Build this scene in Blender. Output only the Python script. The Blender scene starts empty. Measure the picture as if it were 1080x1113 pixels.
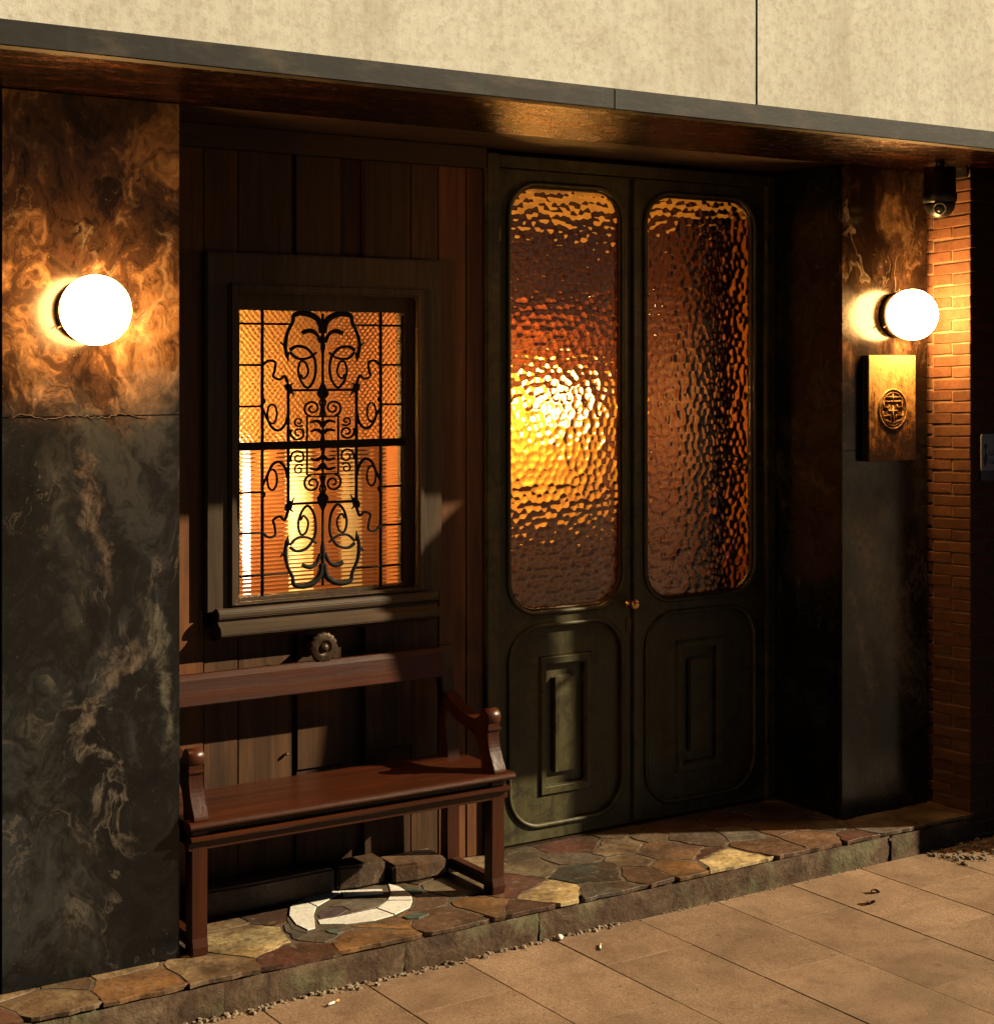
import bpy, bmesh, math, random
import numpy as np
from mathutils import Vector, Matrix
from mathutils.geometry import tessellate_polygon

random.seed(7)
rng = np.random.default_rng(11)
SC = bpy.context.scene
COL = SC.collection
R = math.radians

# ------------------------------------------------------------------ camera
# X runs along the facade, Y into the building, Z up; z = 0 is the top of the stone step, pavement at -0.12
FPX, HOR, YAW = 1812.0, 396.0, R(33.3)
EYE = 2.0
PAVE = -0.12
cd = bpy.data.cameras.new('camera')
cd.sensor_fit = 'HORIZONTAL'; cd.sensor_width = 36.0
cd.lens = FPX / 1080 * 36
cd.shift_y = -(556.5 - HOR) / 1080
cd.clip_start = 0.05; cd.clip_end = 2000
cam = bpy.data.objects.new('camera', cd); COL.objects.link(cam)
cam.location = (0, 0, EYE); cam.rotation_euler = (R(90), 0, -YAW)
SC.camera = cam

# ------------------------------------------------------------------ light
SUN_DIR = Vector((-1.9, 1.0, -1.25)).normalized()      # the way the street light travels
world = bpy.data.worlds.new('World'); SC.world = world; world.use_nodes = True
wn = world.node_tree
sky = wn.nodes.new('ShaderNodeTexSky'); sky.sky_type = 'NISHITA'; sky.sun_disc = False
sky.sun_elevation = math.asin(-SUN_DIR.z)
sky.sun_rotation = math.atan2(-SUN_DIR.x, -SUN_DIR.y)
wn.links.new(sky.outputs[0], wn.nodes['Background'].inputs[0])
wn.nodes['Background'].inputs[1].default_value = 0.005
sd = bpy.data.lights.new('sun', 'SUN'); sd.energy = 4.2; sd.angle = R(0.6); sd.color = (1.0, 0.82, 0.54)
sun = bpy.data.objects.new('sun', sd); COL.objects.link(sun)
sun.rotation_euler = SUN_DIR.to_track_quat('-Z', 'Y').to_euler(); sun.location = (12, -4, 9)
SC.view_settings.view_transform = 'Standard'
SC.view_settings.look = 'None'
SC.view_settings.exposure = 1.0
SC.view_settings.gamma = 1.0
SC.render.engine = 'CYCLES'
cy = SC.cycles
cy.use_denoising = True
try: cy.denoiser = 'OPENIMAGEDENOISE'
except Exception: pass
cy.caustics_reflective = False; cy.caustics_refractive = False
cy.max_bounces = 8; cy.transmission_bounces = 8; cy.diffuse_bounces = 0; cy.glossy_bounces = 3
cy.sample_clamp_indirect = 6.0
GLOBE_L = 58.0

# ------------------------------------------------------------------ helpers
def ray(u, v):
    a = (u - 540) / FPX
    s, c = math.sin(YAW), math.cos(YAW)
    return Vector((s + a * c, c - a * s, (HOR - v) / FPX))
def at_y(u, v, Y):
    d = ray(u, v); t = Y / d.y
    return Vector((d.x * t, Y, EYE + d.z * t))
def at_z(u, v, Z):
    d = ray(u, v); t = (Z - EYE) / d.z
    return Vector((d.x * t, d.y * t, Z))

def lerp(a, b, t): return a + (b - a) * t

class MB:
    def __init__(s): s.v = []; s.f = []; s.sm = []
    def add(s, vs, fs, smooth=False):
        o = len(s.v); s.v += [tuple(p) for p in vs]
        s.f += [tuple(i + o for i in f) for f in fs]; s.sm += [smooth] * len(fs)
        return s
    def box(s, x0, x1, y0, y1, z0, z1):
        v = [(x, y, z) for x in (x0, x1) for y in (y0, y1) for z in (z0, z1)]
        return s.add(v, [(0, 1, 3, 2), (4, 6, 7, 5), (0, 4, 5, 1), (2, 3, 7, 6), (0, 2, 6, 4), (1, 5, 7, 3)])
    def prism(s, loops, a0, a1, axis='y', smooth_sides=False):
        """loops: outer loop (+ holes) of 2-d points; axis is the extrusion axis"""
        def P(p, a):
            if axis == 'y': return (p[0], a, p[1])
            if axis == 'x': return (a, p[0], p[1])
            return (p[0], p[1], a)
        flat = [p for l in loops for p in l]
        n = len(flat)
        tris = tessellate_polygon([[Vector((p[0], p[1], 0)) for p in l] for l in loops])
        s.add([P(p, a0) for p in flat] + [P(p, a1) for p in flat],
              [tuple(t) for t in tris] + [tuple(i + n for i in reversed(t)) for t in tris])
        base = len(s.v) - 2 * n; k = 0
        for l in loops:
            m = len(l)
            for i in range(m):
                j = (i + 1) % m
                s.f.append((base + k + i, base + k + j, base + n + k + j, base + n + k + i)); s.sm.append(smooth_sides)
            k += m
        return s
    def tube(s, pts, r, n=8, closed=False, cap=True):
        pts = [Vector(p) for p in pts]; m = len(pts)
        rs = r if isinstance(r, (list, tuple)) else [r] * m
        vs = []; prev = None
        for i in range(m):
            if closed: t = pts[(i + 1) % m] - pts[i - 1]
            else: t = pts[min(i + 1, m - 1)] - pts[max(i - 1, 0)]
            if t.length < 1e-9: t = Vector((0, 0, 1))
            t.normalize()
            if prev is None:
                a = Vector((0, 1, 0)) if abs(t.y) < .9 else Vector((1, 0, 0))
            else: a = prev
            u = (a - t * a.dot(t)); u.normalize(); w = t.cross(u); prev = u
            for k in range(n):
                th = 2 * math.pi * k / n
                vs.append(pts[i] + (u * math.cos(th) + w * math.sin(th)) * rs[i])
        fs = []
        for i in range(m if closed else m - 1):
            j = (i + 1) % m
            for k in range(n):
                l = (k + 1) % n
                fs.append((i * n + k, i * n + l, j * n + l, j * n + k))
        s.add(vs, fs, True)
        if cap and not closed:
            o = len(s.v) - len(vs)
            s.f.append(tuple(o + k for k in reversed(range(n)))); s.sm.append(False)
            s.f.append(tuple(o + (m - 1) * n + k for k in range(n))); s.sm.append(False)
        return s
    def lathe(s, c, prof, axis='y', n=24, wob=None):
        """prof: (radius, distance along axis) from c"""
        c = Vector(c); vs = []; m = len(prof)
        for i, (r, a) in enumerate(prof):
            for k in range(n):
                th = 2 * math.pi * k / n
                rr = r * (wob(th, i) if wob else 1)
                p, q = rr * math.cos(th), rr * math.sin(th)
                vs.append(c + (Vector((p, a, q)) if axis == 'y' else Vector((a, p, q)) if axis == 'x' else Vector((p, q, a))))
        fs = []
        for i in range(m - 1):
            for k in range(n):
                l = (k + 1) % n
                fs.append((i * n + k, i * n + l, (i + 1) * n + l, (i + 1) * n + k))
        s.add(vs, fs, True)
        o = len(s.v) - len(vs)
        s.f.append(tuple(o + k for k in range(n))); s.sm.append(False)
        s.f.append(tuple(o + (m - 1) * n + k for k in range(n))); s.sm.append(False)
        return s
    def mesh(s, name, bevel=0, seg=2):
        me = bpy.data.meshes.new(name); me.from_pydata(s.v, [], s.f)
        me.polygons.foreach_set('use_smooth', s.sm)
        bm = bmesh.new(); bm.from_mesh(me)
        bmesh.ops.recalc_face_normals(bm, faces=bm.faces[:])
        if bevel:
            es = [e for e in bm.edges if len(e.link_faces) == 2 and e.calc_face_angle(0) > R(28)]
            bmesh.ops.bevel(bm, geom=es, offset=bevel, segments=seg, affect='EDGES', clamp_overlap=True)
        bm.to_mesh(me); bm.free(); me.update()
        return me
    def build(s, name, mat, parent=None, bevel=0, seg=2):
        return link(s.mesh(name, bevel, seg), name, mat, parent)

def link(me, name, mat, parent=None):
    o = bpy.data.objects.new(name, me); COL.objects.link(o)
    if mat and not me.materials: me.materials.append(mat)
    if parent:
        o.parent = parent; o.matrix_parent_inverse = Matrix.Translation(-base_loc(parent))
    return o
def base_loc(o):
    v = Vector((0, 0, 0))
    while o:
        v += o.location; o = o.parent if False else None
    return v
def thing(name, label, cat, loc=(0, 0, 0), group=None, kind=None):
    e = bpy.data.objects.new(name, None); COL.objects.link(e); e.location = loc
    e.empty_display_size = .1
    tag(e, label, cat, group, kind); return e
def tag(o, label=None, cat=None, group=None, kind=None):
    if label: o['label'] = label
    if cat: o['category'] = cat
    if group: o['group'] = group
    if kind: o['kind'] = kind
    return o

def rrect(x0, x1, z0, z1, r, n=10):
    pts = []
    for cx, cz, a in ((x1 - r, z1 - r, 0), (x0 + r, z1 - r, 90), (x0 + r, z0 + r, 180), (x1 - r, z0 + r, 270)):
        for k in range(n + 1):
            th = R(a + 90 * k / n); pts.append((cx + r * math.cos(th), cz + r * math.sin(th)))
    return pts
def rect(x0, x1, z0, z1): return [(x0, z0), (x1, z0), (x1, z1), (x0, z1)]
def catmull(p, n=8, closed=False):
    P = [np.array(q, float) for q in p]; m = len(P); out = []
    for i in range(m if closed else m - 1):
        a, b, c, d = (P[(i - 1) % m], P[i], P[(i + 1) % m], P[(i + 2) % m]) if closed else \
                     (P[max(i - 1, 0)], P[i], P[i + 1], P[min(i + 2, m - 1)])
        for k in range(n):
            t = k / n
            out.append(.5 * ((2 * b) + (c - a) * t + (2 * a - 5 * b + 4 * c - d) * t * t + (3 * b - a - 3 * c + d) * t ** 3))
    if not closed: out.append(P[-1])
    return [tuple(q) for q in out]

# ------------------------------------------------------------------ materials
class NT:
    def __init__(s, name):
        s.m = bpy.data.materials.new(name); s.m.use_nodes = True; s.t = s.m.node_tree
        s.b = s.t.nodes['Principled BSDF']; s.out = s.t.nodes['Material Output']
    def n(s, typ, inp=None, **kw):
        x = s.t.nodes.new('ShaderNode' + typ)
        for k, v in kw.items(): setattr(x, k, v)
        for k, v in (inp or {}).items(): s.put(x.inputs[k], v)
        return x
    def put(s, sock, v):
        if isinstance(v, bpy.types.NodeSocket): s.t.links.new(v, sock)
        elif isinstance(v, bpy.types.Node): s.t.links.new(v.outputs[0], sock)
        else: sock.default_value = v
    def math(s, op, a, b=0.0, c=None):
        x = s.n('Math', operation=op); s.put(x.inputs[0], a); s.put(x.inputs[1], b)
        if c is not None: s.put(x.inputs[2], c)
        return x.outputs[0]
    def vec(s, op, a, b):
        x = s.n('VectorMath', operation=op); s.put(x.inputs[0], a); s.put(x.inputs[1], b); return x.outputs[0]
    def noise(s, vec, scale, detail=4, rough=.55, dist=0.0):
        return s.n('TexNoise', {'Vector': vec, 'Scale': scale, 'Detail': detail, 'Roughness': rough, 'Distortion': dist})
    def ramp(s, fac, stops, interp='LINEAR'):
        x = s.n('ValToRGB', {'Fac': fac}); cr = x.color_ramp; cr.interpolation = interp
        while len(cr.elements) < len(stops): cr.elements.new(.5)
        for e, (p, c) in zip(cr.elements, stops):
            e.position = p; e.color = (c if len(c) == 4 else (*c, 1)) if isinstance(c, tuple) else (c, c, c, 1)
        return x.outputs[0]
    def mix(s, fac, a, b, mode='MIX'):
        x = s.n('Mix', data_type='RGBA', blend_type=mode)
        s.put(x.inputs[0], fac); s.put(x.inputs[6], a if not isinstance(a, tuple) else (*a[:3], 1)); s.put(x.inputs[7], b if not isinstance(b, tuple) else (*b[:3], 1))
        return x.outputs[2]
    def coords(s, rand=0.0):
        c = s.n('TexCoord').outputs['Object']
        if rand:
            r = s.n('ObjectInfo').outputs['Random']
            o = s.n('CombineXYZ', {0: s.math('MULTIPLY', r, rand), 1: s.math('MULTIPLY', r, rand * .61), 2: s.math('MULTIPLY', r, rand * 1.37)})
            c = s.vec('ADD', c, o.outputs[0])
        return c
    def rnd(s): return s.n('ObjectInfo').outputs['Random']
    def scale(s, c, xyz): return s.vec('MULTIPLY', c, xyz)
    def bump(s, h, strength=.3, dist=.01):
        x = s.n('Bump', {'Height': h, 'Strength': strength, 'Distance': dist}); s.put(s.b.inputs['Normal'], x.outputs[0]); return x
    def set(s, **kw):
        names = dict(color='Base Color', rough='Roughness', metal='Metallic', spec='Specular IOR Level', coat='Coat Weight',
                     coat_rough='Coat Roughness', trans='Transmission Weight', ior='IOR', emit='Emission Color', emit_s='Emission Strength')
        for k, v in kw.items():
            if isinstance(v, tuple) and len(v) == 3: v = (*v, 1)
            s.put(s.b.inputs[names[k]], v)
        return s

def m_wood(name, dark, light, grain='z', rough=.55, coat=0, rand=7.0, vary=.5, knots=False, spec=.3):
    m = NT(name); c = m.coords(rand)
    k = {'z': (26, 26, 1.6), 'x': (1.6, 26, 26), 'y': (26, 1.6, 26)}[grain]
    g = m.noise(m.scale(c, k), 1.0, 7, .62, .6)
    b = m.noise(c, 3.5, 5, .6)
    col = m.ramp(g.outputs[0], [(.25, dark), (.5, tuple(lerp(a, q, .45) for a, q in zip(dark, light))), (.78, light)])
    col = m.mix(m.ramp(b.outputs[0], [(.3, .0), (.75, .55)]), col, dark)
    if vary: 
        v = m.math('MULTIPLY_ADD', m.rnd(), vary, 1 - vary * .6)
        col = m.mix(1.0, col, m.n('CombineColor', {0: v, 1: v, 2: v}).outputs[0], 'MULTIPLY')
    m.set(color=col, rough=m.ramp(g.outputs[0], [(.2, rough + .12), (.8, max(.08, rough - .08))]), spec=spec)
    if coat: m.set(coat=coat, coat_rough=.15)
    h = m.math('ADD', g.outputs[0], m.math('MULTIPLY', b.outputs[0], .8))
    m.bump(h, .35, .006)
    return m.m

def m_marble(name, rough=.12, seed=0.0, tilt=35, zj=None, dim=1.0, bands=()):
    """dark polished marble; above a ragged line near zj the stone runs to brown"""
    m = NT(name); c0 = m.coords()
    c = m.vec('ADD', c0, (seed, seed * .7, seed * 1.3))
    mp = m.n('Mapping', {'Vector': c}); mp.inputs['Rotation'].default_value = (0, R(tilt), 0); mp.inputs['Scale'].default_value = (1.6, 1.5, 1.15)
    w = m.noise(mp.outputs[0], 1.5, 4, .55)
    p = m.vec('ADD', mp.outputs[0], m.vec('MULTIPLY', m.vec('SUBTRACT', w.outputs[1], (.5, .5, .5)), (1.0, 1.0, 1.0)))
    mot = m.noise(p, 14, 9, .70, .3)
    fine = m.math('MULTIPLY', m.math('SUBTRACT', mot.outputs[0], .5), .40)
    a = m.math('ADD', m.noise(p, 1.8, 9, .62).outputs[0], fine)
    def K(t): return tuple(x * dim for x in t)
    black = m.ramp(a, [(.34, K((.0034, .0036, .0038))), (.50, K((.0085, .0090, .0094))), (.62, K((.028, .0290, .0285))), (.74, K((.013, .0135, .0135)))])
    brown = m.ramp(a, [(.40, (.006, .0032, .002)), (.53, (.030, .016, .009)), (.64, (.15, .085, .044)), (.75, (.33, .215, .12))])
    if zj is None: col = black
    else:
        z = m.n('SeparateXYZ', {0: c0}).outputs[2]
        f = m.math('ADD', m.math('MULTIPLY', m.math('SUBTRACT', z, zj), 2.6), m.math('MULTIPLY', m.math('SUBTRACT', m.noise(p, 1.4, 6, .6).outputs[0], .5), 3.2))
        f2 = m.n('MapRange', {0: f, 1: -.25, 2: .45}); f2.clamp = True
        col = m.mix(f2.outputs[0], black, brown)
    def ridge(sc, lvl, wd, amt, msc, lo, hi):
        n_ = m.math('ADD', m.noise(p, sc, 8, .60).outputs[0], m.math('MULTIPLY', fine, .10))
        d = m.math('ABSOLUTE', m.math('SUBTRACT', n_, lvl))
        return m.math('MULTIPLY', m.ramp(d, [(0, amt), (wd * .3, amt * .5), (wd, 0.0)]), m.ramp(m.noise(c, msc, 3).outputs[0], [(lo, 0.0), (hi, 1.0)]))
    v = m.math('MAXIMUM', ridge(1.1, .50, .018, .85, 1.5, .50, .58), ridge(2.1, .48, .011, .6, 2.0, .51, .60))
    v = m.math('MULTIPLY', v, m.ramp(mot.outputs[0], [(.36, .15), (.56, 1.0)]))
    blot = m.math('MULTIPLY', m.ramp(m.noise(p, 3.6, 9, .66).outputs[0], [(.60, 0.0), (.66, .8)]), m.ramp(m.noise(c, 2.3, 2).outputs[0], [(.56, 0.0), (.64, 1.0)]))
    col = m.mix(m.math('MULTIPLY', m.math('MAXIMUM', v, blot), .5), col, K((.28, .22, .16)))
    sx = m.n('SeparateXYZ', {0: m.vec('ADD', c0, m.vec('MULTIPLY', m.vec('SUBTRACT', m.noise(c, 4.5, 8, .66).outputs[1], (.5, .5, .5)), (.30, .0, .30)))})
    for (xa, za, xb, zb, wd, amt, bc) in bands:                 # broad pale seams
        L = math.hypot(xb - xa, zb - za); ux, uz = (xb - xa) / L, (zb - za) / L
        dx = m.math('SUBTRACT', sx.outputs[0], xa); dz = m.math('SUBTRACT', sx.outputs[2], za)
        across = m.math('ABSOLUTE', m.math('SUBTRACT', m.math('MULTIPLY', dx, -uz), m.math('MULTIPLY', dz, -ux)))
        along = m.math('ABSOLUTE', m.math('SUBTRACT', m.math('ADD', m.math('MULTIPLY', dx, ux), m.math('MULTIPLY', dz, uz)), L / 2))
        k = m.math('MULTIPLY', m.ramp(m.math('DIVIDE', across, wd), [(.15, amt), (1.0, 0.0)]), m.ramp(m.math('DIVIDE', along, L), [(.42, 1.0), (.58, 0.0)]))
        k = m.math('MULTIPLY', k, m.ramp(mot.outputs[0], [(.38, .1), (.60, 1.0)]))
        col = m.mix(k, col, bc)
    sp = m.ramp(m.noise(c, 130, 2).outputs[0], [(.72, 0.0), (.77, .3)])
    col = m.mix(sp, col, (.25, .2, .15))
    pits = m.noise(c, 26, 7, .7)
    m.set(color=col, rough=m.ramp(m.noise(c, 4, 7, .65).outputs[0], [(.35, rough), (.7, rough + .22)]), spec=.35)
    m.bump(m.math('ADD', m.math('MULTIPLY', pits.outputs[0], .7), m.math('MULTIPLY', a, .5)), .14, .006)
    return m.m

def m_stone(name, c1, c2, rough=.7, rand=5.0, scale=9, bump=.5, spec=.3, vary=.35):
    m = NT(name); c = m.coords(rand)
    a = m.noise(c, scale, 8, .65, .5); b = m.noise(c, scale * 5, 5, .6)
    col = m.ramp(a.outputs[0], [(.3, c1), (.7, c2)])
    col = m.mix(m.ramp(b.outputs[0], [(.45, 0.0), (.8, .6)]), col, tuple(x * .45 for x in c1))
    v = m.math('MULTIPLY_ADD', m.rnd(), vary, 1 - vary * .5)
    col = m.mix(1.0, col, m.n('CombineColor', {0: v, 1: v, 2: v}).outputs[0], 'MULTIPLY')
    m.set(color=col, rough=m.ramp(a.outputs[0], [(.3, rough - .12), (.8, min(1, rough + .15))]), spec=spec)
    m.bump(m.math('ADD', a.outputs[0], m.math('MULTIPLY', b.outputs[0], .5)), bump, .008)
    return m.m

def m_flag(name, c1, c2):
    m = NT(name); c = m.coords(9.0)
    w = m.noise(c, 4.0, 4); p = m.vec('ADD', c, m.vec('MULTIPLY', w.outputs[1], (.25, .25, .25)))
    a = m.noise(p, 7, 8, .66, .4); b = m.noise(c, 45, 5, .65); d = m.noise(p, 3.0, 5, .6)
    col = m.ramp(a.outputs[0], [(.32, c1), (.62, c2)])
    col = m.mix(m.ramp(d.outputs[0], [(.48, 0.0), (.62, .65)]), col, (.12, .062, .032))
    col = m.mix(m.ramp(d.outputs[0], [(.34, .5), (.44, 0.0)]), col, (.14, .115, .075))
    col = m.mix(m.ramp(b.outputs[0], [(.50, 0.0), (.68, .65)]), col, (.035, .022, .014))
    v = m.math('MULTIPLY_ADD', m.rnd(), .5, .72)
    col = m.mix(1.0, col, m.n('CombineColor', {0: v, 1: v, 2: v}).outputs[0], 'MULTIPLY')
    g = m.coords()
    col = m.mix(m.ramp(m.noise(g, 3.4, 8, .68, .5).outputs[0], [(.44, 0.0), (.62, .8)]), col, (.040, .026, .016))
    col = m.mix(m.ramp(m.noise(g, 19, 7, .7).outputs[0], [(.56, 0.0), (.66, .6)]), col, (.19, .145, .095))
    m.set(color=col, rough=m.ramp(a.outputs[0], [(.3, .36), (.8, .7)]), spec=.4)
    m.bump(m.math('ADD', a.outputs[0], m.math('MULTIPLY', b.outputs[0], .4)), .7, .010)
    return m.m

def m_plain(name, color, rough=.5, metal=0, nz=.25, scale=14, bump=.15, spec=.4):
    m = NT(name); c = m.coords(3.0)
    a = m.noise(c, scale, 6, .6)
    col = m.ramp(a.outputs[0], [(.3, tuple(x * (1 - nz) for x in color)), (.7, tuple(min(1, x * (1 + nz)) for x in color))])
    m.set(color=col, rough=m.ramp(a.outputs[0], [(.3, max(.05, rough - .1)), (.75, min(1, rough + .12))]), metal=metal, spec=spec)
    m.bump(a.outputs[0], bump, .004)
    return m.m

def m_emit(name, color, strength):
    m = NT(name); m.set(color=(.9, .85, .75), emit=color, emit_s=strength, rough=.3); return m.m

def m_glass(name, tint, rough=.02):
    m = NT(name); m.set(color=tint, trans=1.0, ior=1.48, rough=rough); return m.m

def make_concrete():
    m = NT('concrete_panel'); c = m.coords(4.0)
    a = m.noise(c, 1.6, 9, .7, .4); b = m.noise(c, 42, 6, .72); s = m.noise(c, 9, 8, .72); f = m.noise(c, 150, 3, .6)
    col = m.ramp(a.outputs[0], [(.3, (.60, .56, .46)), (.5, (.74, .71, .61)), (.7, (.82, .80, .71))])
    col = m.mix(m.ramp(s.outputs[0], [(.46, 0.0), (.70, .30)]), col, (.46, .41, .31))
    col = m.mix(m.ramp(b.outputs[0], [(.46, 0.0), (.70, .60)]), col, (.40, .34, .25))
    col = m.mix(m.ramp(s.outputs[0], [(.30, .4), (.42, 0.0)]), col, (.74, .70, .60))
    st = m.noise(m.scale(c, (9, 9, .45)), 1.0, 8, .7)
    col = m.mix(m.ramp(st.outputs[0], [(.50, 0.0), (.72, .42)]), col, (.40, .35, .26))
    m.set(color=col, rough=.85, spec=.2)
    m.bump(m.math('ADD', m.math('MULTIPLY', b.outputs[0], .7), m.math('MULTIPLY', f.outputs[0], .35)), .32, .004)
    return m.m
def make_soffit():
    m = NT('aged_copper'); c = m.coords()
    a = m.noise(m.scale(c, (2.2, 9, 9)), 1.0, 8, .68, .8); b = m.noise(c, 17, 8, .68)
    col = m.ramp(a.outputs[0], [(.36, (.014, .005, .003)), (.54, (.040, .013, .005)), (.68, (.22, .062, .017)), (.8, (.03, .016, .010))])
    m.set(color=col, rough=m.ramp(b.outputs[0], [(.3, .13), (.7, .34)]), metal=.95, spec=.3)
    m.bump(m.math('ADD', a.outputs[0], m.math('MULTIPLY', b.outputs[0], .8)), .5, .010)
    return m.m
def make_fascia():
    m = NT('zinc_strip'); c = m.coords(3.0)
    a = m.noise(m.scale(c, (4, 4, 10)), 1.0, 8, .66); b = m.noise(m.scale(c, (30, 30, 3)), 1.0, 5, .6)
    col = m.ramp(a.outputs[0], [(.3, (.004, .0042, .0036)), (.50, (.011, .010, .008)), (.68, (.07, .052, .034))])
    col = m.mix(m.ramp(b.outputs[0], [(.55, 0.0), (.8, .5)]), col, (.03, .045, .038))
    m.set(color=col, rough=.6, spec=.35); m.bump(a.outputs[0], .3, .006); return m.m
def make_door_paint():
    m = NT('olive_door_paint'); c = m.coords()
    g = m.noise(m.scale(c, (30, 30, 1.8)), 1.0, 6, .6); b = m.noise(c, 5, 7, .65); s = m.noise(c, 60, 4, .6)
    col = m.ramp(b.outputs[0], [(.3, (.036, .031, .011)), (.55, (.074, .064, .023)), (.75, (.115, .095, .038))])
    col = m.mix(m.ramp(g.outputs[0], [(.45, 0.0), (.75, .6)]), col, (.018, .013, .007))
    w2 = m.noise(c, 9, 9, .74, .6)
    col = m.mix(m.ramp(w2.outputs[0], [(.50, 0.0), (.60, .75)]), col, (.016, .012, .006))
    col = m.mix(m.ramp(w2.outputs[0], [(.34, .7), (.42, 0.0)]), col, (.105, .095, .052))
    col = m.mix(m.ramp(s.outputs[0], [(.66, 0.0), (.74, .5)]), col, (.16, .11, .06))
    m.set(color=col, rough=m.ramp(b.outputs[0], [(.3, .38), (.7, .6)]), spec=.35)
    m.bump(m.math('ADD', g.outputs[0], b.outputs[0]), .3, .005); return m.m
def make_plaque():
    m = NT('gilded_plaque'); c = m.coords()
    a = m.noise(c, 22, 9, .74, .3); s = m.noise(m.scale(c, (40, 40, 14)), 1.0, 8, .72); g = m.n('SeparateXYZ', {0: c})
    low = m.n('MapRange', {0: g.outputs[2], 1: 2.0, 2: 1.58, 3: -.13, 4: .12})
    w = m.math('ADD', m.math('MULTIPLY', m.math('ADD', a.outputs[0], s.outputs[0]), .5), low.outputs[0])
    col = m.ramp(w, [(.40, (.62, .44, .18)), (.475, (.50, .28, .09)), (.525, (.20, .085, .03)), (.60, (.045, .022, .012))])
    m.set(color=col, rough=.55, spec=.35); m.bump(m.math('SUBTRACT', 1.0, w), .9, .010); return m.m
def make_paver():
    m = NT('sand_paver'); c = m.coords(6.0)
    a = m.noise(c, 3.2, 7, .62); b = m.noise(c, 70, 5, .65); s = m.noise(c, 13, 6, .65)
    col = m.ramp(a.outputs[0], [(.3, (.21, .134, .084)), (.52, (.30, .198, .124)), (.75, (.37, .255, .165))])
    col = m.mix(m.ramp(b.outputs[0], [(.48, 0.0), (.70, .5)]), col, (.17, .095, .055))
    col = m.mix(m.ramp(s.outputs[0], [(.54, 0.0), (.70, .55)]), col, (.13, .078, .047))
    gr = m.noise(c, 230, 3, .7)
    col = m.mix(m.ramp(gr.outputs[0], [(.46, 0.0), (.62, .75)]), col, (.11, .066, .040))
    col = m.mix(m.ramp(gr.outputs[0], [(.34, .6), (.42, 0.0)]), col, (.40, .29, .19))
    g = m.coords()
    col = m.mix(m.ramp(m.noise(g, 1.7, 8, .68, .6).outputs[0], [(.46, 0.0), (.66, .55)]), col, (.10, .064, .040))
    gum = m.n('TexVoronoi', {'Vector': m.vec('ADD', g, m.vec('MULTIPLY', m.noise(g, 12, 3).outputs[1], (.06, .06, .0))), 'Scale': 3.3, 'Randomness': 1.0})
    col = m.mix(m.ramp(gum.outputs[0], [(.040, .5), (.062, 0.0)]), col, (.085, .058, .040))
    col = m.mix(m.ramp(m.noise(g, 33, 4, .6).outputs[0], [(.66, 0.0), (.72, .5)]), col, (.36, .28, .20))
    v = m.math('MULTIPLY_ADD', m.rnd(), .30, .85)
    col = m.mix(1.0, col, m.n('CombineColor', {0: v, 1: v, 2: v}).outputs[0], 'MULTIPLY')
    m.set(color=col, rough=m.ramp(a.outputs[0], [(.3, .62), (.7, .85)]), spec=.25)
    m.bump(m.math('ADD', m.math('ADD', b.outputs[0], gr.outputs[0]), m.math('MULTIPLY', s.outputs[0], .7)), .5, .004); return m.m
def make_kerb():
    m = NT('kerb_stone_face'); c = m.coords(5.0)
    a = m.noise(c, 7, 8, .68, .6); b = m.noise(c, 34, 6, .65); d = m.noise(c, 4.2, 4)
    col = m.ramp(a.outputs[0], [(.3, (.035, .019, .013)), (.5, (.095, .056, .034)), (.7, (.19, .13, .078))])
    col = m.mix(m.ramp(d.outputs[0], [(.5, 0.0), (.64, .7)]), col, (.17, .165, .085))
    col = m.mix(m.ramp(b.outputs[0], [(.52, 0.0), (.72, .6)]), col, (.04, .026, .018))
    m.set(color=col, rough=.8, spec=.25); m.bump(m.math('ADD', a.outputs[0], m.math('MULTIPLY', b.outputs[0], .6)), .7, .012); return m.m

def seam(Y, u0, v0, u1, v1, w, amt, col):
    a, b = at_y(u0, v0, Y), at_y(u1, v1, Y); return (a.x, a.z, b.x, b.z, w, amt, col)
SEAM_L = (seam(5.28, 92, 800, 150, 690, .032, .6, (.20, .145, .105)), seam(5.28, 92, 490, 120, 640, .030, .45, (.20, .14, .10)),
          seam(5.28, 60, 480, 95, 700, .06, .35, (.075, .072, .058)), seam(5.28, 30, 760, 95, 1060, .13, .35, (.055, .052, .042)), seam(5.28, 160, 660, 180, 800, .03, .6, (.20, .17, .12)))
SEAM_R = (seam(5.28, 930, 560, 1000, 770, .15, .85, (.22, .17, .10)), seam(5.28, 922, 640, 950, 760, .04, .8, (.24, .18, .11)),
          seam(5.28, 930, 760, 960, 870, .05, .5, (.15, .12, .08)), seam(5.28, 925, 510, 965, 570, .06, .6, (.18, .13, .08)))
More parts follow.
